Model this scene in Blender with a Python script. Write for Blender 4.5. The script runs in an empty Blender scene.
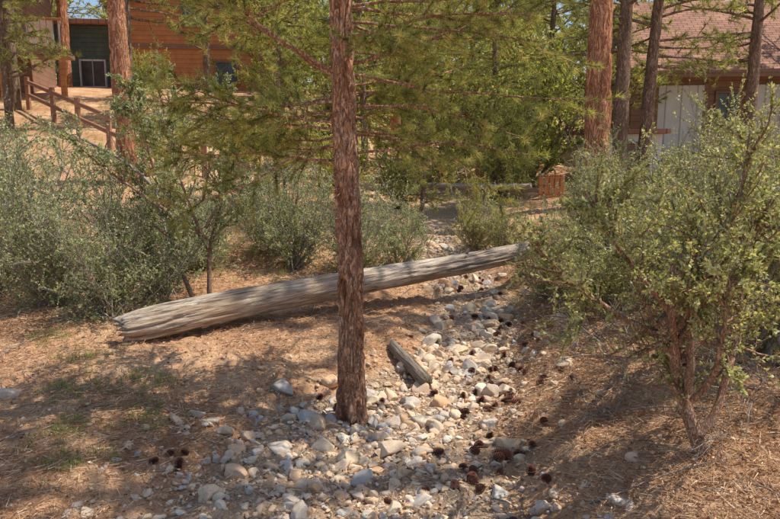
import bpy, bmesh, math, random
import numpy as np
from mathutils import Vector
rng=np.random.default_rng(7)
random.seed(7)
scene=bpy.context.scene
COL=scene.collection

# ---------------------------------------------------------------- noise
def _h(ix,iy,iz,s):
    h=(ix*73856093)^(iy*19349663)^(iz*83492791)^(s*2654435761)
    h=h&0xffffffff
    h=((h^(h>>15))*2246822519)&0xffffffff
    h=((h^(h>>13))*3266489917)&0xffffffff
    return ((h^(h>>16))&0xffff)/65535.0
def vnoise(P,s=0):
    P=np.asarray(P,dtype=float)
    I=np.floor(P).astype(np.int64); f=P-I; f=f*f*(3-2*f)
    x,y,z=I[:,0],I[:,1],I[:,2]
    def L(a,b,t): return a+(b-a)*t
    c=[[[_h(x+i,y+j,z+k,s) for k in (0,1)] for j in (0,1)] for i in (0,1)]
    a=L(L(c[0][0][0],c[1][0][0],f[:,0]),L(c[0][1][0],c[1][1][0],f[:,0]),f[:,1])
    b=L(L(c[0][0][1],c[1][0][1],f[:,0]),L(c[0][1][1],c[1][1][1],f[:,0]),f[:,1])
    return L(a,b,f[:,2])
def fbm(P,o=4,s=0):
    P=np.asarray(P,dtype=float); a=1.0;t=0;n=0
    for i in range(o):
        t=t+a*vnoise(P*(2**i)+i*13.7,s+i); n+=a; a*=.5
    return t/n
def sm(x,a,b):
    t=np.clip((x-a)/(b-a),0,1); return t*t*(3-2*t)

# ---------------------------------------------------------------- terrain
def creek_c(y): return np.interp(y,[0,3.4,4.2,5,5.7,6.5,7.5,8.5,12,18,30],[-.5,-.3,-.2,-.02,.4,.78,1.0,1.08,.9,1.4,3])
def creek_w(y): return np.interp(y,[0,3.4,5,5.8,6.5,8.5,12,30],[1.15,1.1,.9,.68,.5,.55,.5,.6])
def H(x,y,detail=True):
    x=np.asarray(x,dtype=float); y=np.asarray(y,dtype=float)
    bed=np.interp(y,[-60,0,6,8,12,18,30,60,400],[-.4,-.1,0,.10,.35,.8,2.2,5,26])
    d=x-creek_c(y); w=creek_w(y)
    dr=np.maximum(d-w,0); dl=np.maximum(-d-w,0)
    z=bed-.06*np.exp(-(d/w)**2)
    z=z+.62*(1-np.exp(-dr/.9))*np.interp(y,[3,5,8,14],[.8,1,.8,.5])+.05*np.minimum(dr,20)
    z=z+.12*(1-np.exp(-dl/.5))+.03*np.minimum(dl,20)
    z=z+1.9*sm(y,8.5,28)*sm(dl,1,7)
    if detail:
        sh=z.shape; X=np.stack([x.ravel(),y.ravel(),np.zeros(x.size)],1)
        z=z+((fbm(X*.9,3,5)-.5)*.16+(fbm(X*5,3,9)-.5)*.07).reshape(sh)
    return z
def H1(x,y): return float(H(np.array([x]),np.array([y]))[0])

# ---------------------------------------------------------------- mesh tools
class MB:
    def __init__(s): s.V=[];s.F=[];s.n=0
    def add(s,V,F,mat=0,rnd=None):
        V=np.asarray(V,dtype=np.float32)
        F=np.asarray(F,dtype=np.int64)+s.n
        if rnd is None: rnd=np.zeros(len(V))
        if np.isscalar(rnd): rnd=np.full(len(V),rnd)
        s.V.append((V,np.asarray(rnd,dtype=np.float32))); s.F.append((F,mat)); s.n+=len(V)
    def mesh(s,name,mats,smooth=True):
        V=np.concatenate([v for v,_ in s.V]); R=np.concatenate([r for _,r in s.V])
        lv=np.concatenate([f.ravel() for f,_ in s.F]).astype(np.int32)
        lt=np.concatenate([np.full(len(f),f.shape[1]) for f,_ in s.F]).astype(np.int32)
        mi=np.concatenate([np.full(len(f),m) for f,m in s.F]).astype(np.int32)
        ls=(np.cumsum(lt)-lt).astype(np.int32)
        me=bpy.data.meshes.new(name)
        me.vertices.add(len(V)); me.vertices.foreach_set('co',V.ravel())
        me.loops.add(len(lv)); me.loops.foreach_set('vertex_index',lv)
        me.polygons.add(len(lt)); me.polygons.foreach_set('loop_start',ls); me.polygons.foreach_set('loop_total',lt)
        me.polygons.foreach_set('material_index',mi)
        me.polygons.foreach_set('use_smooth',np.full(len(lt),smooth))
        a=me.attributes.new('rnd','FLOAT','POINT'); a.data.foreach_set('value',R)
        me.update(calc_edges=True)
        for m in mats: me.materials.append(m)
        return me
def obj(name,me,loc=(0,0,0),rot=(0,0,0),sc=(1,1,1),parent=None):
    o=bpy.data.objects.new(name,me); COL.objects.link(o)
    o.location=loc;o.rotation_euler=rot;o.scale=sc
    if parent: o.parent=parent
    return o
def nrm(a): return a/np.maximum(np.linalg.norm(a,axis=-1,keepdims=True),1e-9)
def tube(P,R,k=6):
    P=np.asarray(P,float);R=np.asarray(R,float);n=len(P)
    T=nrm(np.gradient(P,axis=0))
    mt=nrm(T.mean(0)); ref=np.array([1.,0,0]) if abs(mt[0])<.6 else np.array([0,0,1.])
    A=nrm(np.cross(T,ref));B=np.cross(T,A)
    th=np.linspace(0,2*np.pi,k,endpoint=False)
    V=P[:,None]+R[:,None,None]*(np.cos(th)[None,:,None]*A[:,None]+np.sin(th)[None,:,None]*B[:,None])
    i=np.arange(n-1)[:,None]*k; j=np.arange(k)[None]; j2=(j+1)%k
    F=np.stack([i+j,i+j2,i+k+j2,i+k+j],-1).reshape(-1,4)
    return V.reshape(-1,3),F
def path(p,d,L,n,wob,up=0.):
    pts=[np.array(p,float)];d=nrm(np.array(d,float));D=[d]
    for i in range(n):
        d=nrm(d+rng.normal(0,wob,3)+np.array([0,0,up])); pts.append(pts[-1]+d*L/n); D.append(d)
    return np.array(pts),np.array(D)
def leafquads(C,D,L,W,fold=.25):
    N=len(C); R=rng.normal(size=(N,3)); S=nrm(np.cross(D,R)); U=np.cross(D,S)
    L=L[:,None];W=W[:,None]
    V=np.stack([C,C+D*L*.5+S*W+U*W*fold,C+D*L,C+D*L*.5-S*W+U*W*fold],1).reshape(-1,3)
    F=np.arange(4*N).reshape(N,4); return V,F
def needles(C,D,L,W):
    N=len(C); S=nrm(np.cross(D,rng.normal(size=(N,3))))*W[:,None]
    V=np.stack([C-S,C+S,C+D*L[:,None]],1).reshape(-1,3)
    return V,np.arange(3*N).reshape(N,3)

# ---------------------------------------------------------------- materials
def mat(name):
    m=bpy.data.materials.new(name);m.use_nodes=True;nt=m.node_tree;nt.nodes.clear()
    out=nt.nodes.new('ShaderNodeOutputMaterial');return m,nt,out
def N(nt,t,**k):
    n=nt.nodes.new(t)
    for a,b in k.items():
        if a in n.inputs: n.inputs[a].default_value=b
        else: setattr(n,a,b)
    return n
def ramp(nt,src,stops,interp='LINEAR'):
    r=nt.nodes.new('ShaderNodeValToRGB');cr=r.color_ramp;cr.interpolation=interp
    while len(cr.elements)>1: cr.elements.remove(cr.elements[-1])
    cr.elements[0].position=stops[0][0];cr.elements[0].color=(*stops[0][1],1)
    for p,c in stops[1:]:
        e=cr.elements.new(p);e.color=(*c,1)
    nt.links.new(src,r.inputs[0]);return r.outputs[0]
def coords(nt,scale=(1,1,1),kind='Object'):
    tc=nt.nodes.new('ShaderNodeTexCoord');mp=nt.nodes.new('ShaderNodeMapping');mp.inputs['Scale'].default_value=scale
    nt.links.new(tc.outputs[kind],mp.inputs[0]);return mp.outputs[0]
def noise(nt,vec,scale,detail=5,rough=.6,dist=0.):
    n=nt.nodes.new('ShaderNodeTexNoise');n.inputs['Scale'].default_value=scale;n.inputs['Detail'].default_value=detail;n.inputs['Roughness'].default_value=rough;n.inputs['Distortion'].default_value=dist
    nt.links.new(vec,n.inputs['Vector']);return n.outputs['Fac']
def mix(nt,f,a,b,mode='MIX'):
    m=nt.nodes.new('ShaderNodeMix');m.data_type='RGBA';m.blend_type=mode
    for s,i in ((f,0),(a,6),(b,7)):
        if hasattr(s,'is_linked'): nt.links.new(s,m.inputs[i])
        else: m.inputs[i].default_value=s if i==0 else (*s,1)
    return m.outputs[2]
def attr(nt,name='rnd'):
    a=nt.nodes.new('ShaderNodeAttribute');a.attribute_name=name;return a.outputs['Fac']
def finish(nt,out,col,rough=.85,bump=None,bs=.5,bd=.02,spec=.25):
    b=nt.nodes.new('ShaderNodeBsdfPrincipled');nt.links.new(col,b.inputs['Base Color']) if hasattr(col,'is_linked') else setattr(b.inputs['Base Color'],'default_value',(*col,1))
    b.inputs['Roughness'].default_value=rough;b.inputs['Specular IOR Level'].default_value=spec
    if bump is not None:
        bp=nt.nodes.new('ShaderNodeBump');bp.inputs['Strength'].default_value=bs;bp.inputs['Distance'].default_value=bd
        nt.links.new(bump,bp.inputs['Height']);nt.links.new(bp.outputs[0],b.inputs['Normal'])
    nt.links.new(b.outputs[0],out.inputs[0])
def leafmat(name,stops,tr=.45,trc=(1.0,1.0,.5)):
    m,nt,out=mat(name);c=ramp(nt,attr(nt),stops)
    d=N(nt,'ShaderNodeBsdfDiffuse');t=N(nt,'ShaderNodeBsdfTranslucent');g=N(nt,'ShaderNodeBsdfGlossy',Roughness=.5)
    g.inputs['Color'].default_value=(.8,.8,.7,1)
    nt.links.new(c,d.inputs[0]);c2=mix(nt,1.0,c,trc,'MULTIPLY')
    nt.links.new(c2,t.inputs[0])
    ms=N(nt,'ShaderNodeMixShader',Fac=tr);nt.links.new(d.outputs[0],ms.inputs[1]);nt.links.new(t.outputs[0],ms.inputs[2])
    m2=N(nt,'ShaderNodeMixShader',Fac=.04);nt.links.new(ms.outputs[0],m2.inputs[1]);nt.links.new(g.outputs[0],m2.inputs[2])
    nt.links.new(m2.outputs[0],out.inputs[0]);return m
def barkmat(name,dark,midc,light,scale=1.,stretch=.25,bd=.03):
    m,nt,out=mat(name)
    v=coords(nt,(1,1,stretch));v1=coords(nt,(1,1,1))
    n1=noise(nt,v,7*scale,6,.7,.6);n2=noise(nt,v1,60*scale,5,.75);n0=noise(nt,v,20*scale,4,.6,1.2)
    crack=ramp(nt,n0,[(.40,(1,1,1)),(.475,(.35,.35,.35)),(.50,(0,0,0)),(.525,(.35,.35,.35)),(.60,(1,1,1))])
    c=ramp(nt,n1,[(.3,dark),(.45,midc),(.7,light)])
    c=mix(nt,mix(nt,.8,(1,1,1),crack,'MULTIPLY'),dark,c)
    c=mix(nt,.6,c,ramp(nt,n2,[(.3,(.5,.5,.5)),(.5,(1,1,1)),(.7,(1.35,1.3,1.25))]),'MULTIPLY')
    finish(nt,out,c,.9,mix(nt,.35,crack,n2),.9,bd,.15);return m
M_bark=barkmat('pine_bark',(.17,.075,.045),(.58,.31,.185),(.82,.56,.39),1.3,.3,.012)
M_barkR=barkmat('ponderosa_bark',(.18,.065,.035),(.62,.28,.15),(.80,.46,.29),.6,.25,.03)
M_barkD=barkmat('dark_bark',(.10,.065,.045),(.31,.21,.15),(.48,.36,.28),.9,.3,.02)
M_twig=barkmat('shrub_bark',(.18,.14,.11),(.42,.34,.28),(.62,.55,.48),2.5,.4,.004)
M_twigR=barkmat('red_shrub_bark',(.16,.075,.045),(.48,.28,.18),(.66,.50,.38),2.2,.4,.008)
M_needle=leafmat('pine_needles',[(0,(.09,.11,.03)),(.4,(.29,.31,.09)),(.8,(.60,.58,.20)),(1,(.68,.50,.20))],.5,(1.2,1.12,.6))
M_needleB=leafmat('far_needles',[(0,(.15,.18,.06)),(.5,(.40,.43,.16)),(1,(.76,.73,.32))],.52,(1.25,1.15,.62))
M_leaf=leafmat('shrub_leaves',[(0,(.17,.18,.07)),(.5,(.50,.51,.26)),(.85,(.76,.75,.44)),(1,(.82,.70,.34))],.42,(1.2,1.15,.55))
M_leafG=leafmat('left_shrub_leaves',[(0,(.15,.18,.09)),(.5,(.44,.49,.29)),(1,(.76,.78,.50))],.42,(1.2,1.15,.58))
M_leafB=leafmat('broad_leaves',[(0,(.19,.22,.07)),(.5,(.50,.55,.19)),(1,(.80,.78,.38))],.55,(1.25,1.17,.55))
M_grass=leafmat('grass_blades',[(0,(.18,.26,.06)),(.5,(.38,.42,.14)),(1,(.84,.68,.37))],.4)
M_litter=leafmat('litter',[(0,(.13,.06,.03)),(.35,(.42,.21,.11)),(.7,(.70,.44,.26)),(1,(.88,.70,.48))],.1,(1,1,1))
# ground
m,nt,out=mat('forest_floor');v=coords(nt)
n1=noise(nt,v,1.1,5,.6);n2=noise(nt,v,9,6,.7);n3=noise(nt,v,60,5,.75);n4=noise(nt,v,220,3,.7)
soil=ramp(nt,n1,[(.3,(.46,.245,.135)),(.5,(.66,.40,.235)),(.7,(.82,.57,.36))])
soil=mix(nt,.75,soil,ramp(nt,n2,[(.28,(.5,.44,.40)),(.5,(.95,.93,.92)),(.72,(1.2,1.17,1.15))]),'MULTIPLY')
soil=mix(nt,.85,soil,ramp(nt,n3,[(.3,(.40,.36,.34)),(.5,(.95,.95,.95)),(.7,(1.3,1.27,1.23))]),'MULTIPLY')
grav=ramp(nt,n3,[(.3,(.22,.14,.09)),(.5,(.48,.33,.22)),(.7,(.72,.57,.43))])
c=mix(nt,attr(nt),soil,grav)
c=mix(nt,.5,c,ramp(nt,n4,[(.3,(.6,.6,.6)),(.7,(1.3,1.3,1.3))]),'MULTIPLY')
hh=mix(nt,.4,n2,mix(nt,.4,n3,n4))
finish(nt,out,c,.95,hh,.9,.05,.1);M_ground=m
# rocks
m,nt,out=mat('creek_stone');v=coords(nt)
c=ramp(nt,attr(nt),[(0,(.70,.50,.33)),(.2,(.84,.68,.49)),(.38,(.64,.57,.50)),(.5,(.80,.49,.27)),(.65,(.86,.77,.62)),(.8,(.52,.51,.51)),(1,(.82,.62,.41))])
n2=noise(nt,v,14,6,.7);n3=noise(nt,v,90,4,.7)
c=mix(nt,.7,c,ramp(nt,n2,[(.3,(.6,.55,.50)),(.55,(1,1,1)),(.75,(1.15,1.12,1.05))]),'MULTIPLY')
c=mix(nt,.5,c,ramp(nt,n3,[(.3,(.6,.6,.6)),(.7,(1.2,1.2,1.2))]),'MULTIPLY')
c=mix(nt,ramp(nt,noise(nt,v,5,4,.7),[(.42,(0,0,0)),(.65,(.6,.6,.6))]),c,(.62,.43,.29))
finish(nt,out,c,.9,mix(nt,.5,n2,n3),.6,.01,.15);M_rock=m
# log
def woodmat(name,k):
    m,nt,out=mat(name);v=coords(nt,(.06,1,1));v2=coords(nt,(.5,1,1))
    n1=noise(nt,v,22,6,.7,.4);n2=noise(nt,v,70,5,.7);n3=noise(nt,v2,3,4,.6)
    f=lambda *a: tuple(q*k for q in a)
    c=ramp(nt,n1,[(.36,f(.10,.07,.05)),(.44,f(.44,.35,.28)),(.6,f(.70,.60,.50)),(.75,f(.88,.79,.69))])
    c=mix(nt,.9,c,ramp(nt,n2,[(.38,(.35,.31,.28)),(.52,(1.05,1.05,1.05))]),'MULTIPLY')
    c=mix(nt,ramp(nt,n3,[(.5,(0,0,0)),(.65,(.5,.5,.5))]),c,f(.50,.33,.20))
    finish(nt,out,c,.85,mix(nt,.5,n1,n2),1.,.03,.2);return m
M_log=woodmat('weathered_wood',1.);M_log2=woodmat('dark_rotten_wood',.55)
m,nt,out=mat('cone_scales')
finish(nt,out,ramp(nt,attr(nt),[(0,(.06,.025,.018)),(.5,(.26,.10,.07)),(1,(.50,.27,.19))]),.7);M_cone=m
def plankmat(name,c1,c2,sc=(1,1,1),wscale=6.,bdir='Z'):
    m,nt,out=mat(name);v=coords(nt,sc)
    w=nt.nodes.new('ShaderNodeTexWave');w.wave_type='BANDS';w.bands_direction=bdir;w.inputs['Scale'].default_value=wscale;w.wave_profile='SAW'
    w.inputs['Distortion'].default_value=.0
    nt.links.new(v,w.inputs['Vector'])
    n1=noise(nt,v,3,5,.7)
    c=ramp(nt,n1,[(.3,c1),(.7,c2)])
    c=mix(nt,1.,c,ramp(nt,w.outputs['Color'],[(0,(.35,.35,.35)),(.12,(1,1,1)),(1,(.9,.9,.9))]),'MULTIPLY')
    finish(nt,out,c,.8,w.outputs['Color'],.4,.03);return m
M_orange=plankmat('orange_siding',(.44,.18,.075),(.62,.28,.12),wscale=1.6)
M_brown=plankmat('brown_siding',(.24,.14,.10),(.36,.22,.16),wscale=1.6)
M_red=plankmat('red_wood',(.36,.17,.11),(.50,.27,.18),wscale=1.2)
M_green=plankmat('green_siding',(.08,.12,.11),(.14,.19,.17),wscale=1.6)
M_white=plankmat('pale_panel',(.66,.67,.66),(.80,.81,.80),wscale=.7,bdir='X')
# shingles
m,nt,out=mat('roof_shingles');v=coords(nt)
br=nt.nodes.new('ShaderNodeTexBrick');br.inputs['Scale'].default_value=1.6;br.inputs['Mortar Size'].default_value=.02;br.inputs['Color1'].default_value=(.34,.17,.12,1);br.inputs['Color2'].default_value=(.48,.26,.18,1);br.inputs['Mortar'].default_value=(.14,.07,.05,1)
nt.links.new(v,br.inputs['Vector']);finish(nt,out,mix(nt,.6,br.outputs['Color'],ramp(nt,noise(nt,v,1.5,6,.7),[(.3,(.6,.6,.6)),(.7,(1.3,1.3,1.3))]),'MULTIPLY'),.9,br.outputs['Fac'],.3,.02);M_shing=m
m,nt,out=mat('window_glass');finish(nt,out,ramp(nt,noise(nt,coords(nt),2),[(.3,(.03,.04,.05)),(.7,(.09,.11,.12))]),.1,spec=.5);M_glass=m

# ---------------------------------------------------------------- ground
def axis(lo,f0,f1,hi,st):
    a=list(np.arange(f0,f1,st));s=st;x=f0
    L=[]
    while x>lo: s*=1.12;x-=s;L.append(x)
    s=st;x=a[-1];R=[]
    while x<hi: s*=1.07;x+=s;R.append(x)
    return np.array(L[::-1]+a+R)
gx=axis(-420,-4.5,4.5,420,.025);gy=axis(-80,2.4,11,440,.027)
X,Y=np.meshgrid(gx,gy);Z=H(X,Y)
Pn=np.stack([X.ravel(),Y.ravel(),0*X.ravel()],1)
mask=np.exp(-np.clip(np.abs(X-creek_c(Y))/creek_w(Y)-.75,0,9)**2/.06).ravel()
mask=np.clip(mask*1.3-.5*fbm(Pn*3,3,3)+.1,0,1)
micro=(fbm(Pn*20,3,21)-.5)*.055+(vnoise(Pn*50,4)-.5)*.014
near=(np.abs(Pn[:,0])<6)&(Pn[:,1]<14)&(Pn[:,1]>1)
Zf=Z.ravel()+micro*near
ny,nx=X.shape
i=np.arange(ny-1)[:,None]*nx;j=np.arange(nx-1)[None]
F=np.stack([i+j,i+j+1,i+nx+j+1,i+nx+j],-1).reshape(-1,4)
b=MB();b.add(np.stack([X.ravel(),Y.ravel(),Zf],1),F,0,mask);obj('ground',b.mesh('ground',[M_ground]))

# ---------------------------------------------------------------- rocks
def ico(sub):
    bm=bmesh.new();bmesh.ops.create_icosphere(bm,subdivisions=sub,radius=1)
    V=np.array([v.co[:] for v in bm.verts]);F=np.array([[v.index for v in f.verts] for f in bm.faces]);bm.free();return V,F
def rocktpl(sub,k):
    V,F=ico(sub)
    for _ in range(k):
        n=nrm(rng.normal(size=3));h=rng.uniform(.42,.8)
        V=V-np.maximum(V@n-h,0)[:,None]*n*.97
    V=V*(1+.3*(fbm(V*1.6+rng.uniform(0,50),3)-.5))[:,None]
    V=V*np.array([rng.uniform(1,1.45),rng.uniform(.75,1.05),rng.uniform(.5,.8)])
    return V,F
T3=[rocktpl(4,11) for _ in range(12)];T2=[rocktpl(3,9) for _ in range(8)];T1=[rocktpl(2,6) for _ in range(8)]
def rotm():
    a,c=rng.uniform(0,6.28),rng.normal(0,.35);e=rng.normal(0,.35)
    Rz=np.array([[math.cos(a),-math.sin(a),0],[math.sin(a),math.cos(a),0],[0,0,1]])
    Rx=np.array([[1,0,0],[0,math.cos(c),-math.sin(c)],[0,math.sin(c),math.cos(c)]])
    Ry=np.array([[math.cos(e),0,math.sin(e)],[0,1,0],[-math.sin(e),0,math.cos(e)]])
    return Rz@Rx@Ry
def place_rocks(b,xs,ys,rs,T,sink=.12):
    zs=H(xs,ys)
    for x,y,z,r in zip(xs,ys,zs,rs):
        V,F=T[rng.integers(len(T))]
        b.add((V*r)@rotm().T+np.array([x,y,z+r*sink]),F,0,float(rng.uniform()))
def creek_pts(n,y0,y1,spread=.75,bias=1.):
    y=y0+(y1-y0)*rng.uniform(size=n)**bias
    x=creek_c(y)+rng.normal(0,.5,n)*creek_w(y)*spread*1.3
    return x,y
b=MB()
x,y=creek_pts(190,3.1,6.8,.9);place_rocks(b,x,y,.04+.06*rng.uniform(size=190)**1.6,T3)
x,y=creek_pts(105,6,12,.85);place_rocks(b,x,y,rng.uniform(.05,.11,105),T3)
x=np.array([-1.45,-1.2,-.75,-.5,-.62,.0,.25,.75,.8,.95,1.2,.65,.4,-.9,-2.35,-2.9]);y=np.array([4.75,4.55,4.4,5.6,4.9,4.35,4.9,6.1,5.6,7.3,7.6,6.6,5.4,5.3,6.4,4.9])
place_rocks(b,x,y,rng.uniform(.065,.11,len(x)),T3,.15)
x,y=creek_pts(900,3.0,6.5,.95);place_rocks(b,x,y,rng.uniform(.02,.045,900),T2)
x,y=creek_pts(420,6.2,14,.85);place_rocks(b,x,y,rng.uniform(.02,.05,420),T2)
obj('creek_rocks',b.mesh('creek_rocks',[M_rock]))
b=MB()
x,y=creek_pts(5500,2.9,9,1.0,1.5);place_rocks(b,x,y,rng.uniform(.006,.02,5500),T1)
n=1100;x=rng.uniform(-5,4,n);y=rng.uniform(3,10,n);place_rocks(b,x,y,rng.uniform(.005,.016,n),T1)
obj('gravel',b.mesh('gravel',[M_rock]))

# ---------------------------------------------------------------- litter, cones, twigs, grass
def onground(n,x0,x1,y0,y1,bias=1.):
    x=rng.uniform(x0,x1,n);y=y0+(y1-y0)*rng.uniform(size=n)**bias;return x,y
b=MB()
n=230000;x,y=onground(n,-6,5,2.8,12,1.5)
d=np.abs(x-creek_c(y))/creek_w(y);clump=fbm(np.stack([x,y,0*x],1)*1.6,3,77)
keep=(rng.uniform(size=n)<np.clip(d-.5,.12,1))&(rng.uniform(size=n)<np.clip(clump*3-.8+.5*(x>1),.12,1));x=x[keep];y=y[keep];n=len(x)
C=np.stack([x,y,H(x,y)+rng.uniform(.006,.032,n)],1);a=rng.uniform(0,6.28,n)
D=nrm(np.stack([np.cos(a),np.sin(a),rng.normal(0,.16,n)],1))
V,F=needles(C,D,rng.uniform(.05,.13,n),rng.uniform(.0013,.0027,n));b.add(V,F,0,np.repeat(rng.uniform(size=n),3))
n=36000;x,y=onground(n,-6,5,2.8,14,1.3);C=np.stack([x,y,H(x,y)+rng.uniform(.006,.03,n)],1);a=rng.uniform(0,6.28,n)
D=nrm(np.stack([np.cos(a),np.sin(a),rng.normal(0,.3,n)],1))
V,F=leafquads(C,D,rng.uniform(.012,.04,n),rng.uniform(.004,.011,n));b.add(V,F,0,np.repeat(rng.uniform(size=n),4))
obj('needle_litter',b.mesh('needle_litter',[M_litter],False))
b=MB()
def twigs(n,x0,x1,y0,y1,l0,l1,r0,r1):
    x,y=onground(n,x0,x1,y0,y1,1.2)
    for xx,yy in zip(x,y):
        a=rng.uniform(0,6.28);P,D=path((xx,yy,0),(math.cos(a),math.sin(a),0),rng.uniform(l0,l1),6,.12)
        P[:,2]=H(P[:,0],P[:,1])+.012+rng.uniform(0,.03)*np.sin(np.linspace(0,3,7))
        V,F=tube(P,np.linspace(1,.4,7)*rng.uniform(r0,r1),5);b.add(V,F,0)
twigs(700,-5,4,3,10,.1,.4,.002,.005);twigs(70,-5,4,3.3,10,.4,.9,.004,.008)
obj('fallen_twigs',b.mesh('fallen_twigs',[M_twig]))
# cones
cv=[];cr=[];k=110
for i in range(k):
    t=i/k;ph=i*2.39996;zz=-1+2*t;r=math.sqrt(max(0,1-zz*zz))*.75*(1-.25*t)
    p=np.array([r*math.cos(ph)*.6,r*math.sin(ph)*.6,zz*.9]);o=nrm(np.array([math.cos(ph),math.sin(ph),.25+zz*.5]));s=np.array([-math.sin(ph),math.cos(ph),0])
    w=.17;L=.42*(.5+r)
    up=np.array([0,0,.06])
    cv+= [p-s*w*.5,p+o*L*.75-s*w,p+o*L+up,p+o*L*.75+s*w,];cr+=[0.,.5,1.,.5]
cv=np.array(cv);cf=np.arange(4*k).reshape(k,4);cr=np.array(cr)
Vc,Fc=ico(2);Vc=Vc*np.array([.42,.42,.85])
b=MB()
cl=[(.95,5.3,.26,24),(1.05,6.2,.25,12),(.75,4.3,.25,13),(.2,4.1,.35,5),(-1.5,4.15,.1,4),(1.2,7.4,.3,12),(1.2,9,.4,12),(.5,6.4,.3,4),(-.5,5.5,.3,2),(.6,3.7,.25,9)]
for x0,y0,s,n in cl:
    for _ in range(n):
        x,y=x0+rng.normal(0,s),y0+rng.normal(0,s);r=rng.uniform(.026,.042)
        R=rotm();tilt=np.array([[1,0,0],[0,0,-1],[0,1,0]]) if rng.uniform()<.7 else np.eye(3)
        M=R@tilt;o=np.array([x,y,H1(x,y)+r*.75])
        b.add((cv*r)@M.T+o,cf,0,np.clip(cr*rng.uniform(.5,1.1),0,1));b.add((Vc*r)@M.T+o,Fc,0,0.)
obj('pine_cones',b.mesh('pine_cones',[M_cone],False))
# grass
b=MB()
def tuft(n,xs,ys,L,rn0,rn1,nb=16,W=.0022):
    for x,y in zip(xs,ys):
        C=np.repeat([[x,y,0]],nb,0)+rng.normal(0,.03,(nb,3));C[:,2]=H(C[:,0],C[:,1])
        D=nrm(rng.normal(0,.35,(nb,3))+np.array([0,0,1]));V,F=needles(C,D,rng.uniform(.4,1,nb)*L,np.full(nb,W));b.add(V,F,0,np.repeat(rng.uniform(rn0,rn1,nb),3))
for gx0,gy0 in [(-2.2,4.4),(-1.9,5.2),(-2.5,5.0),(-2.0,4.0),(-2.7,5.7),(-3.3,6.2),(-1.75,4.7)]:
    n=24;tuft(n,rng.normal(gx0,.13,n),rng.normal(gy0,.13,n),.085,0,.5,18)
n=1600;tuft(n,rng.uniform(-15,-1,n),rng.uniform(8.5,24,n),.22,.5,1.,18,.004)
n=400;tuft(n,rng.uniform(1,10,n),rng.uniform(8,18,n),.2,.4,1.,16,.004)
obj('grass_tufts',b.mesh('grass_tufts',[M_grass],False))

# ---------------------------------------------------------------- log
def log_mesh(L,r0,r1,k=64,n=260,seed=0,er=1.):
    am=.05*min(1,L/5)**1.5
    t=np.linspace(0,1,n);P=np.stack([t*L,am*np.sin(t*3+seed),am*np.sin(t*4.2+1+seed)],1)
    V,F=tube(P,np.ones(n),k);V=V.reshape(n,k,3);C=P[:,None]
    dirn=V-C;th=np.linspace(0,2*np.pi,k,endpoint=False)
    q=np.stack([np.broadcast_to((t*L)[:,None],(n,k)).ravel(),np.broadcast_to(np.cos(th)*3,(n,k)).ravel(),np.broadcast_to(np.sin(th)*3,(n,k)).ravel()],1)
    crack=np.abs(fbm(q*np.array([.7,2.6,2.6]),3,31+seed)-.5)*2
    crack2=np.abs(fbm(q*np.array([1.0,6,6]),2,37+seed)-.5)*2
    dsp=1+.26*(fbm(q*np.array([1.2,.7,.7]),3,11+seed)-.5)-.18*np.exp(-(crack/.07)**2)-.07*np.exp(-(crack2/.10)**2)+.05*(fbm(q*np.array([3,5,5]),2,8)-.5)
    R=(r0+(r1-r0)*t)[:,None]*dsp.reshape(n,k)
    R=R*(1-.3*er*np.exp(-t*L/.12))[:,None]
    V=C+dirn*R[...,None]
    e=rng.normal(0,.03,k);e=(e+np.roll(e,1)+np.roll(e,2))*.6*er
    sh=np.exp(-t*L/.12)[:,None]*e[None]; V[...,0]+=sh
    V=V.reshape(-1,3)
    c0=P[0]+np.array([.06,0,0]);c1=P[-1]
    V=np.concatenate([V,[c0],[c1]]);nn=n*k
    j=np.arange(k);T0=np.stack([j,np.full(k,nn),(j+1)%k],1);T1_=np.stack([(n-1)*k+j,(n-1)*k+(j+1)%k,np.full(k,nn+1)],1)
    b=MB();b.add(V,F,0);b.F.append((T0,0));b.F.append((T1_,0));return b
def place_log(name,b,p,q,mt):
    o=obj(name,b.mesh(name,[mt]),p);d=(Vector(q)-Vector(p));o.rotation_mode='QUATERNION';o.rotation_quaternion=d.to_track_quat('X','Z');return o
p=(-2.5,6.12,H1(-2.5,6.12)+.105);q=(2.0,9.2,.70)
lb=log_mesh((Vector(q)-Vector(p)).length,.165,.12)
for u,a,l in ((1.1,1.2,.12),(2.3,2.3,.09),(3.4,.9,.14),(4.2,1.9,.08)):
    P_,_=path((u,math.cos(a)*.10,math.sin(a)*.10),(.3,math.cos(a),math.sin(a)),l,4,.05);V,F=tube(P_,np.linspace(.022,.012,5),8);lb.add(V,F,0)
place_log('fallen_log',lb,p,q,M_log)
p=(.02,6.35,H1(.02,6.35)+.06);q=(.34,5.72,H1(.34,5.72)+.07)
place_log('broken_log',log_mesh(.7,.055,.065,32,80,3,.4),p,q,M_log2)
p=(.9,16,1.15);q=(3.0,14.5,1.25)
place_log('fallen_log',log_mesh(2.6,.09,.06,20,80,7,.5),p,q,M_log)

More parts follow.
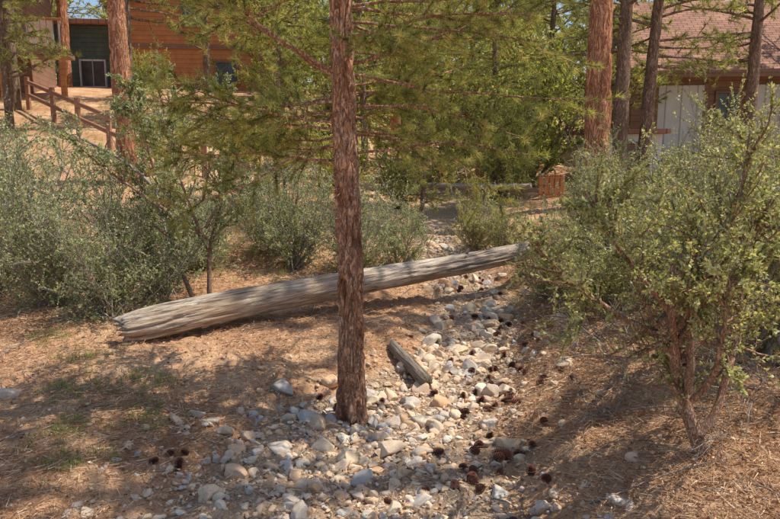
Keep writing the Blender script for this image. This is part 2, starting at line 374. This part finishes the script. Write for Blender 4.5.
# ---------------------------------------------------------------- pines
def pine_branch(b,p,d,L,r,nt_,ntuft,nn,nL,nW,up=.0,wob=.06,bare=.3):
    P,D=path(p,d,L,10,wob,up);V,F=tube(P,np.linspace(r,r*.25,11),6);b.add(V,F,0)
    TP=[];TD=[]
    for i in range(nt_):
        t=bare+(1-bare)*(i+rng.uniform())/nt_;k=min(int(t*10),9);f=t*10-k
        s=P[k]*(1-f)+P[k+1]*f;side=nrm(np.cross(D[k],rng.normal(size=3)));side[2]*=.6
        dd=nrm(D[k]*.6+side+np.array([0,0,rng.normal(.02,.2)]));l=L*rng.uniform(.12,.36)*(1.25-t*.6)
        Q,E=path(s,dd,l,5,.12,.01);V,F=tube(Q,np.linspace(r*.3,r*.1,6),4);b.add(V,F,0)
        for u in range(ntuft):
            g=5-u*(4.5/max(ntuft,1));gi=int(min(g,4));w=g-gi
            TP.append(Q[gi]*(1-w)+Q[gi+1]*w);TD.append(E[gi])
    TP.append(P[-1]);TD.append(D[-1])
    TP=np.array(TP);TD=np.array(TD);m=len(TP)
    C=np.repeat(TP,nn,0);T=np.repeat(TD,nn,0);C=C-T*rng.uniform(0,.07,(m*nn,1))*(nL/.11)
    DD=nrm(T*.6+rng.normal(0,.55,(m*nn,3)));V,F=needles(C,DD,rng.uniform(.6,1.1,m*nn)*nL,np.full(m*nn,nW))
    rr=np.clip(np.repeat(rng.normal(.45,.22,m),nn)+rng.normal(0,.12,m*nn),0,.97);b.add(V,F,1,np.repeat(rr,3))
def trunk(b,P,R,k,amp,vs,seed=0):
    V,F=tube(P,R,k);n=len(P);C=np.repeat(P,k,0);d=V-C
    q=V*np.array([vs,vs,vs*.3]);rid=np.abs(fbm(q,3,seed)-.5)*2
    f=1+amp*(fbm(q*.7,2,seed+5)-.5)*1.2-amp*np.exp(-(rid/.14)**2)
    b.add(C+d*f[:,None],F,0)
def generic_pine(seed,Ht,r,cb,nb,bl,nt_=9,ntuft=3,nn=15,nL=.17,nW=.009,k=14,mats=None,lean=0.):
    b=MB();n=60 if k<20 else 260;t=np.linspace(0,1,n);P=np.stack([lean*t*Ht+.06*np.sin(t*7+seed),.06*np.sin(t*5+seed*2),t*Ht-.3],1)
    R=r*(1-t)**.8*(1+.35*np.exp(-t*Ht/.25))+.01;trunk(b,P,R,k,.16,4/r*.25,seed)
    for i in range(nb):
        u=(i+rng.uniform())/nb;z=cb+(Ht-cb)*u*.98;a=rng.uniform(0,6.28);l=bl*(1-u)**.7*rng.uniform(.6,1.15)+.25
        tt=(z+.3)/Ht;px=np.interp(tt,t,P[:,0]);py=np.interp(tt,t,P[:,1])
        pine_branch(b,(px,py,z),(math.cos(a),math.sin(a),rng.uniform(-.1,.35)),l,.012+.012*l,nt_,ntuft,nn,nL,nW,.0,.06,.2)
    return b.mesh('pine',mats)
A=generic_pine(1,13,.17,2.8,65,2.1,mats=[M_barkD,M_needleB])
B=generic_pine(2,7,.09,1.0,60,1.5,mats=[M_barkD,M_needleB])
Cc=generic_pine(3,17,.27,7.5,50,2.8,mats=[M_barkR,M_needleB],k=48)
D_=generic_pine(4,10,.12,1.6,70,1.8,mats=[M_barkD,M_needleB])
E_=generic_pine(5,14,.18,7.4,26,2.0,mats=[M_barkR,M_needleB],nt_=13,nn=24)
def pt(me,x,y,s=1.,rz=None,tx=0,ty=0):
    obj('pine_tree',me,(x,y,H1(x,y)),(tx,ty,rng.uniform(0,6.28) if rz is None else rz),(s,s,s))

# centre tree
b=MB();n=700;z=np.linspace(-.25,8.5,n);P=np.stack([-.30+.012*np.sin(z*1.7)-.012*z,5.+.02*np.sin(z*1.1),z],1)
R=np.interp(z,[-.25,0,.25,1,3,8.5],[.155,.125,.105,.099,.085,.012]);trunk(b,P,R,96,.26,24,3)
def tz(z): return (float(np.interp(z,P[:,2],P[:,0])),float(np.interp(z,P[:,2],P[:,1])),z)
kw=dict(nt_=20,ntuft=4,nn=38,nL=.075,nW=.0021)
spec=[(2.50,(-1,.05,.55),1.25,.022),(2.5,(-.9,-.3,.75),1.2,.016),(1.97,(1,.1,.0),1.35,.013),(1.93,(-1,.15,.05),1.5,.012),
(2.1,(-.8,.6,.02),1.4,.012),(2.15,(.8,.6,.0),1.2,.012),(2.3,(1,-.15,.1),1.4,.014),(2.2,(-.9,-.2,-.05),1.3,.012),(2.45,(.7,.7,.1),1.4,.012),
(2.6,(1,.2,.25),1.7,.016),(2.65,(.5,-.8,.2),.9,.012),(2.75,(-.4,.9,.2),1.0,.014),(2.8,(.9,-.3,.1),1.4,.014),(3.0,(.8,.4,.05),1.7,.016),
(3.2,(1,0,-.05),1.7,.016),(2.25,(.35,.9,0),1.1,.011),(2.1,(.9,.35,.08),1.5,.011),
(2.2,(-.7,.7,.05),1.5,.012),(2.15,(-.95,.35,.02),1.5,.011),(2.55,(.95,.1,-.02),1.8,.013),(2.7,(.6,.8,.05),1.5,.013),(2.35,(-1,.1,-.05),1.4,.013),(2.9,(.5,.85,.0),1.5,.013),(2.4,(.2,1,.1),1.2,.011),(3.0,(1,-.2,-.05),1.6,.013),
(2.3,(-1,.1,-.14),1.7,.012),(2.4,(-.9,.45,-.15),1.6,.012),(2.05,(-.6,.8,.05),1.3,.011),(2.05,(-.85,.0,.05),1.5,.010),(3.1,(-.7,.3,.2),.9,.013),(3.15,(-.9,.4,-.05),1.2,.013),(2.9,(.9,.1,-.1),1.8,.013)]
for zz,d,L,r in spec: pine_branch(b,tz(zz),d,L,r,bare=.2 if zz!=2.5 else .6,up=-.012,wob=.09,**kw)
for i in range(26):
    zz=3.3+4.9*(i/26);a=rng.uniform(0,6.28);pine_branch(b,tz(zz),(math.cos(a),math.sin(a),rng.uniform(-.1,.3)),1.5*(1-(zz-3.3)/6),.014,bare=.2,nt_=9,ntuft=3,nn=18,nL=.10,nW=.0028)
for i in range(12):
    zz=rng.uniform(1.3,2.4);a=rng.uniform(0,6.28);Q,_=path(tz(zz),(math.cos(a),math.sin(a),.1),rng.uniform(.12,.3),5,.1);V,F=tube(Q,np.linspace(.007,.003,6),5);b.add(V,F,0)
obj('pine_tree',b.mesh('centre_pine',[M_bark,M_needle]))

# feature trunks
pt(Cc,4.15,13.6,1.,.5)
pt(Cc,-5.6,14.6,.85,2.,0,.03)
# neighbours just outside the view whose crowns dapple the ground
for x,y,s in [(4.9,4.7,.95),(5.9,8.4,1.)]: pt(E_,x,y,s)
for x,y,me,s in [(5.2,15.5,A,1.),(6.1,16.2,A,.9),(9.05,17.3,A,.95),(.6,12.8,B,.55),
 (2.9,19,D_,.9),(1.2,22,D_,1),(-.8,20,D_,.95),(-7.5,20,A,1),(-10.5,19,D_,.9),(-12,22,A,1.),(-3.6,22,D_,1.1),(5.5,24,D_,1.1),(13,20,A,1.1),(-2.2,14.2,B,.55),(6.4,19.2,D_,.9),(-6.6,25,A,.85),
 (0.2,27,Cc,.9),(3.5,29,A,1.2),(-6,40,A,1.3),(-14,30,Cc,1),(-1.5,31,D_,1.4),(6.5,33,Cc,1),(10.5,35,A,1.2),(15,30,Cc,1.1),(-17,27,A,1.2),(2,37,D_,1.7),(-4,38,D_,1.7),(-12,42,A,1.3),(8,40,D_,1.8),(15,42,A,1.3),(-20,42,A,1.3),(21,34,A,1.2),(12,29,D_,1.4),
 (4,48,D_,2.1),(-8,50,D_,2.1),(12,52,D_,2.1),(-17,52,D_,2.1),(21,50,D_,2.1),(-27,48,D_,2.1),(-1,56,D_,2.3),(28,48,D_,2.)]:
    pt(me,x,y,s*rng.uniform(.93,1.07))

# ---------------------------------------------------------------- shrubs and broadleaf
def shrub(seed,stems,L0,r0,nc1,nc2,nl,lL,lW,mats,up=.05,wob=.14,tilt=.7,sub=(.5,.45),t0=.22):
    b=MB();LC=[];LD=[];LR=[]
    if isinstance(stems,int):
        S=[]
        for i in range(stems):
            a=rng.uniform(0,6.28);tl=math.sqrt(rng.uniform(.02,1))*tilt;S.append(((rng.normal(0,.1),rng.normal(0,.1),-.05),(math.cos(a)*tl,math.sin(a)*tl,1),L0*rng.uniform(.5,1.2),r0*rng.uniform(.5,1)))
    else: S=stems
    for p,d,L,r in S:
        P,D=path(p,d,L,12,wob*.6,up);V,F=tube(P,np.linspace(r,r*.3,13),8);b.add(V,F,0)
        for i in range(nc1):
            t=t0+(1-t0)*(i+rng.uniform())/nc1;k=min(int(t*12),11)
            d1=nrm(D[k]*.7+rng.normal(0,.6,3)+np.array([0,0,.1]));l1=L*sub[0]*rng.uniform(.5,1.25)*(1.15-.4*t)
            P1,D1=path(P[k],d1,l1,8,wob,up*.7);V,F=tube(P1,np.linspace(r*.4,r*.12,9),5);b.add(V,F,0)
            dens=rng.uniform(.2,1.35)
            for j in range(nc2):
                t2=.1+.9*(j+rng.uniform())/nc2;k2=min(int(t2*8),7)
                d2=nrm(D1[k2]*.8+rng.normal(0,.5,3)+np.array([0,0,.12]));l2=l1*sub[1]*rng.uniform(.5,1.2)
                P2,D2=path(P1[k2],d2,l2,4,wob,.03);V,F=tube(P2,np.linspace(max(r*.14,.0024),.0015,5),3);b.add(V,F,0)
                nk=int(nl*dens)
                if nk<1: continue
                tt=rng.uniform(.1,4,nk);ki=tt.astype(int).clip(0,3);f=(tt-ki)[:,None]
                LC.append(P2[ki]*(1-f)+P2[ki+1]*f);LD.append(nrm(D2[ki]*.7+rng.normal(0,.6,(nk,3))));LR.append(np.clip(rng.normal(.45,.15)+rng.normal(0,.18,nk),0,1))
    if LC:
        C=np.concatenate(LC);Dn=np.concatenate(LD);R=np.concatenate(LR);n=len(C)
        V,F=leafquads(C,Dn,rng.uniform(.6,1.1,n)*lL,rng.uniform(.7,1.1,n)*lW);b.add(V,F,1,np.repeat(R,4))
    return b.mesh('shrub',mats)
def put(name,me,x,y,s=1.,rz=None,dz=0):
    obj(name,me,(x,y,H1(x,y)+dz),(0,0,rng.uniform(0,6.28) if rz is None else rz),(s,s,s))
SL=[shrub(i,15,1.3,.016,10,8,21,.032,.0085,[M_twig,M_leafG],tilt=1.1,t0=.1) for i in range(3)]
SR=[shrub(i,15,1.25,.016,10,8,22,.031,.008,[M_twig,M_leaf],tilt=1.2,t0=.1) for i in range(3)]
for x,y,s in [(-2.95,6.9,.85),(-3.7,7.3,1.0),(-2.6,7.9,.85),(-4.5,7.8,1.2),(-5.2,9.2,1.3),(-6.9,10.8,1.3),(-3.7,9.4,1.1),(-1.25,9.3,.9),(-.4,9.2,.9),(-1.7,10.2,.95),(.1,9.7,.75),(-8.6,14,1.2),(-2.6,9.2,.85),(-2.8,13.2,.8),(-10.5,16,1.3)]:
    put('shrub',SL[rng.integers(3)],x,y,s)
for x,y,s in [(1.75,10.6,.75),(1.5,11.4,.75),(2.15,7.1,.8),(1.85,7.8,.6),(2.75,7.5,1.0),(3.1,6.2,1.05),(3.7,7.4,1.2),(4.3,9,1.3),(2.9,9.3,1.0),(3.3,5.0,.95),(5.4,10.5,1.3),(3.6,11.5,1.),(6.6,11.5,1.1),(2.55,5.6,.85),(2.1,6.3,.7),(7.4,14.2,1.1)]:
    put('shrub',SR[rng.integers(3)],x,y,s)
# right foreground mahogany
st=[((0,0,-.08),(-.32,.05,1),1.2,.045),((-.12,.02,.35),(-.1,-.3,1),.9,.026),((-.2,0,.6),(-1,.3,.5),.95,.02),((-.2,.03,.6),(.7,.2,1),1.0,.022),((-.05,0,.1),(.9,.4,1),1.3,.026),((-.15,0,.5),(.2,.9,.8),1.0,.02),((-.1,0,.3),(.5,-.5,1),.9,.018),((-.25,0,.8),(-.6,-.4,.5),.8,.016),((-.2,0,.7),(.4,.1,1),1.1,.018)]
b_=shrub(11,st,1,1,14,10,26,.028,.0078,[M_twigR,M_leaf],.04,.14,.7,(.42,.45),.34);put('mountain_mahogany',b_,1.72,3.45,1.,0.)
b_=shrub(12,10,1.4,.026,11,9,26,.028,.0078,[M_twig,M_leaf],.05,.13,1.2,(.42,.45),.15);put('mountain_mahogany',b_,2.5,4.5,1.,0.)
dead=shrub(14,7,1.,.010,8,6,0,.02,.01,[M_twig,M_leaf],-.03,.16,2.2,(.5,.5),.15)
for x,y,s in [(1.75,4.9,.8),(1.9,5.8,.7),(1.45,4.2,.45),(-2.2,6.9,.6),(2.3,4.0,.7),(1.95,3.6,.6)]: put('dead_shrub',dead,x,y,s)
# left small trees
st=[((0,0,-.05),(-.28,.0,1),1.7,.030),((.12,0,-.05),(.06,.0,1),1.6,.032),((.12,0,.9),(.5,.1,1),1.3,.018),((-.3,0,1.1),(-1,.1,.45),1.3,.018),((.1,0,.8),(-.4,-.3,1),1.4,.018),((.1,0,1.2),(.0,.4,1),1.4,.016),((-.4,0,1.5),(-.4,-.3,1),1.,.016),((-.3,0,1.3),(-.1,.4,1),1.3,.016)]
b_=shrub(13,st,1,1,13,10,26,.034,.010,[M_twigR,M_leafG],.02,.11,.7,(.36,.42),.35);put('small_tree',b_,-2.15,7.4,1.0,0.);put('small_tree',b_,-3.3,9.8,.9,2.)
P,D=path((-3.9,8.6,2.15),(.75,.1,-.25),1.1,10,.04,-.09);bb=MB();P2_,_=path(P[-1],(.35,-.3,-1),1.6,10,.04,0);PP=np.concatenate([P,P2_[1:]]);V,F=tube(PP,np.linspace(.016,.035,len(PP)),8);bb.add(V,F)
for kk in (3,5,8,11):
    Q,_=path(PP[kk],(rng.normal(),rng.normal(),.8),.4,5,.15);V,F=tube(Q,np.linspace(.009,.002,6),5);bb.add(V,F)
obj('dead_branch',bb.mesh('dead_branch',[M_twig]))
# broadleaf
BL=[shrub(20+i,9,3.2,.05,11,9,20,.085,.028,[M_barkD,M_leafB],.05,.12,.8,(.42,.45),.12) for i in range(2)]
for x,y,s in [(2.6,15.8,.7),(3.6,17.5,.9),(.2,15.5,.5),(-1.3,16.8,.5),(-3.7,17.2,.4),(13.5,17,1.3),(1.6,20,1.1),(-1.6,24,1.4),(4.4,21,1.3),(-13.5,19,1.2),(7.5,30,1.6),(0.5,31,1.8),(-4.,27,1.2),(13,34,1.7),(-13,36,1.8),(4.2,36,2.),(19,26,1.6),(-1,42,2.4),(9,46,2.6),(-7,46,2.4),(17,40,2.4),(-19,36,2.2),(-4.5,33,1.6),(-24,40,2.4),(-9.4,26,.5)]:
    put('broadleaf_tree',BL[rng.integers(2)],x,y,s)

# ---------------------------------------------------------------- buildings
def box(name,c,s,m,parent,rot=(0,0,0),bev=.01):
    bm=bmesh.new();bmesh.ops.create_cube(bm,size=1)
    for v in bm.verts: v.co=Vector((v.co.x*s[0],v.co.y*s[1],v.co.z*s[2]))
    bmesh.ops.bevel(bm,geom=bm.edges[:],offset=bev,segments=1,affect='EDGES')
    me=bpy.data.meshes.new(name);bm.to_mesh(me);bm.free();me.materials.append(m);return obj(name,me,c,rot,parent=parent)
def prism(name,pts,y0,y1,m,parent):
    n=len(pts);V=[(x,y0,z) for x,z in pts]+[(x,y1,z) for x,z in pts];F=[tuple(range(n)),tuple(range(2*n-1,n-1,-1))]+[(i,i+n,(i+1)%n+n,(i+1)%n) for i in range(n)]
    me=bpy.data.meshes.new(name);me.from_pydata(V,[],F);me.materials.append(m);bm=bmesh.new();bm.from_mesh(me);bmesh.ops.recalc_face_normals(bm,faces=bm.faces);bm.to_mesh(me);bm.free();return obj(name,me,parent=parent)
def empty(name,loc,rz=0):
    e=bpy.data.objects.new(name,None);COL.objects.link(e);e.location=loc;e.rotation_euler=(0,0,rz);return e
def window(e,x,z,y,w,h,fr=M_white):
    box('window_glass',(x,y-.02,z),(w,.04,h),M_glass,e)
    for dx in (-1,1): box('window_frame',(x+dx*(w/2+.04),y-.04,z),(.08,.09,h+.16),fr,e)
    for dz in (-1,1): box('window_frame',(x,y-.038,z+dz*(h/2+.04)),(w,.08,.08),fr,e)
    box('window_mullion',(x,y-.06,z),(.04,.04,h),fr,e)
# left orange cabin
e=empty('wooden_house',(-8.7,31,3.2),.12)
box('walls',(0,3,2.2),(6,6,5.4),M_orange,e)
prism('gable',[(-3.0,4.9),(3.0,4.9),(0,7.0)],.003,5.99,M_orange,e)
for s in (-1,1): box('roof',(s*1.75,2.9,6.02),(4.3,7.2,.18),M_shing,e,(0,s*.61,0))
for s in (-1,1): box('corner_trim',(s*2.95,-.03,2.2),(.14,.06,5.4),M_brown,e)
box('belt_trim',(0,-.035,3.3),(5.7,.06,.16),M_brown,e)
box('side_wing',(-4.6,3.5,1.8),(3.2,5,5),M_green,e)
box('wing_roof',(-4.6,3.4,4.42),(3.7,5.6,.2),M_shing,e)
window(e,-1.9,2.0,0,.6,.8);window(e,1.4,2.2,0,.9,.9,M_brown);window(e,0,4.6,0,.8,.8,M_brown);window(e,-4.6,2.2,1.,1.,1.1)
box('door',(.0,-.03,.9),(.95,.06,2.1),M_brown,e)
box('deck_floor',(-1.5,-1.2,-.2),(9,2.4,.15),M_red,e)
for i in range(46): box('baluster',(-5.9+i*.195,-2.3,.3),(.05,.05,.8),M_red,e)
box('deck_rail',(-1.5,-2.3,.74),(9,.12,.08),M_red,e)
for i in range(6): box('deck_post',(-5.9+i*1.76,-2.25,-1.2),(.16,.16,2.),M_red,e)
# far left porch
e=empty('porch_house',(-13.4,24.5,H1(-13.4,24.5)),.25)
box('walls',(-2,3,2.4),(5,4,5.6),M_brown,e);box('deck_floor',(0,0,1.5),(4,2,.18),M_brown,e)
for i in range(20): box('baluster',(-1.9+i*.2,-.95,2.05),(.05,.05,.9),M_white,e)
box('deck_rail',(0,-.95,2.53),(4,.1,.07),M_orange,e)
for i in range(3): box('deck_post',(-1.9+i*1.9,-.8,.5),(.18,.18,1.9),M_orange,e)
box('roof',(-1.5,2,5.3),(6.5,6.5,.2),M_shing,e,(.15,0,0));window(e,-.6,3.4,1,1.2,1.2)
# right house
e=empty('garage_house',(9.75,20.5,1.25),-.12)
box('walls',(2,3.5,1.2),(9,7,3.4),M_brown,e)
box('foundation',(2,3.45,-.9),(9.06,7.06,.8),M_white,e)
g=prism('gable',[(.0,2.9),(7.,2.9),(3.5,5.4)],-6.45,2.45,M_brown,e);g.rotation_euler=(0,0,math.pi/2)
an=math.atan2(2.7,4)
box('roof',(2.2,1.5,4.28),(9.8,4.95,.16),M_shing,e,(an,0,0));box('roof',(2.2,5.55,4.28),(9.8,4.9,.16),M_shing,e,(-an,0,0))
box('fascia',(2.2,-.62,2.92),(9.8,.05,.2),M_brown,e)
box('chimney',(4.6,3.6,5.6),(.8,.8,1.6),M_brown,e)
for gx_,gw in ((-1.1,1.3),(1.7,1.7),(5,2.2)):
    box('garage_door',(gx_,-.03,1.55),(gw,.06,2.2),M_white,e)
    for s in (-1,1): box('door_trim',(gx_+s*(gw/2+.06),-.04,1.55),(.12,.1,2.3),M_brown,e)
window(e,.25,2.0,0,.6,.8,M_brown)
e=empty('utility_shed',(5.9,17.2,H1(5.9,17.2)-.35),-.1)
box('walls',(0,.8,.7),(1.8,1.6,1.6),M_white,e);box('roof',(0,.8,1.56),(2.1,2,.12),M_shing,e);box('door',(.2,-.03,.65),(.7,.05,1.3),M_brown,e)
e=empty('wooden_gate',(3.55,14.9,H1(3.55,14.9)),.1)
for i in range(5): box('plank',(-.24+i*.12,0,.3),(.1,.03,.5),M_orange,e)
for zz in (.15,.45): box('rail',(0,.035,zz),(.6,.03,.06),M_orange,e)
e=empty('wooden_gate',(2.35,16.8,H1(2.35,16.8)),.0)
for i in range(4): box('plank',(-.2+i*.12,0,.5),(.1,.03,.8),M_orange,e)
for zz in (.3,.7): box('rail',(0,.035,zz),(.5,.03,.06),M_orange,e)
# fence on left hill
e=empty('wooden_fence',(0,0,0))
pp=[(-11.5,22),(-10,20.5),(-8.6,19),(-7.2,17.6),(-5.9,16.3),(-4.3,15.8),(-2.6,15.6),(-1,15.8)]
pz=[H1(*a) for a in pp]
for (x,y),z in zip(pp,pz): box('post',(x,y,z+.45),(.12,.12,1.1),M_red,e)
for i in range(len(pp)-1):
    for hh_ in (.45,.85):
        a=Vector((*pp[i],pz[i]+hh_));c=Vector((*pp[i+1],pz[i+1]+hh_));d=c-a
        o=box('rail',(a+c)/2,(d.length-.13,.05,.12),M_red,e);o.rotation_mode='QUATERNION';o.rotation_quaternion=d.to_track_quat('X','Z')

# ---------------------------------------------------------------- light
el=math.radians(60);az=(.80,.12)
ah=math.atan2(az[1],az[0])
sd=Vector((math.cos(ah)*math.cos(el),math.sin(ah)*math.cos(el),math.sin(el)))
L=bpy.data.lights.new('sun','SUN');L.energy=5;L.angle=math.radians(.45);L.color=(1,.93,.80)
o=bpy.data.objects.new('sun',L);COL.objects.link(o);o.rotation_mode='QUATERNION';o.rotation_quaternion=sd.to_track_quat('Z','Y')
w=bpy.data.worlds.new('World');scene.world=w;w.use_nodes=True;nt=w.node_tree;bg=nt.nodes['Background']
s=nt.nodes.new('ShaderNodeTexSky');s.sky_type='NISHITA';s.sun_disc=False;s.sun_elevation=el;s.sun_rotation=math.pi/2-ah
nt.links.new(s.outputs[0],bg.inputs[0]);bg.inputs[1].default_value=.15
scene.view_settings.view_transform='Standard'
c=bpy.data.cameras.new('camera');c.lens=31.15;c.sensor_width=36;c.clip_end=2000;c.clip_start=.05
o=bpy.data.objects.new('camera',c);COL.objects.link(o);o.location=(0,0,2.0);o.rotation_euler=(math.radians(80.8),0,0);scene.camera=o
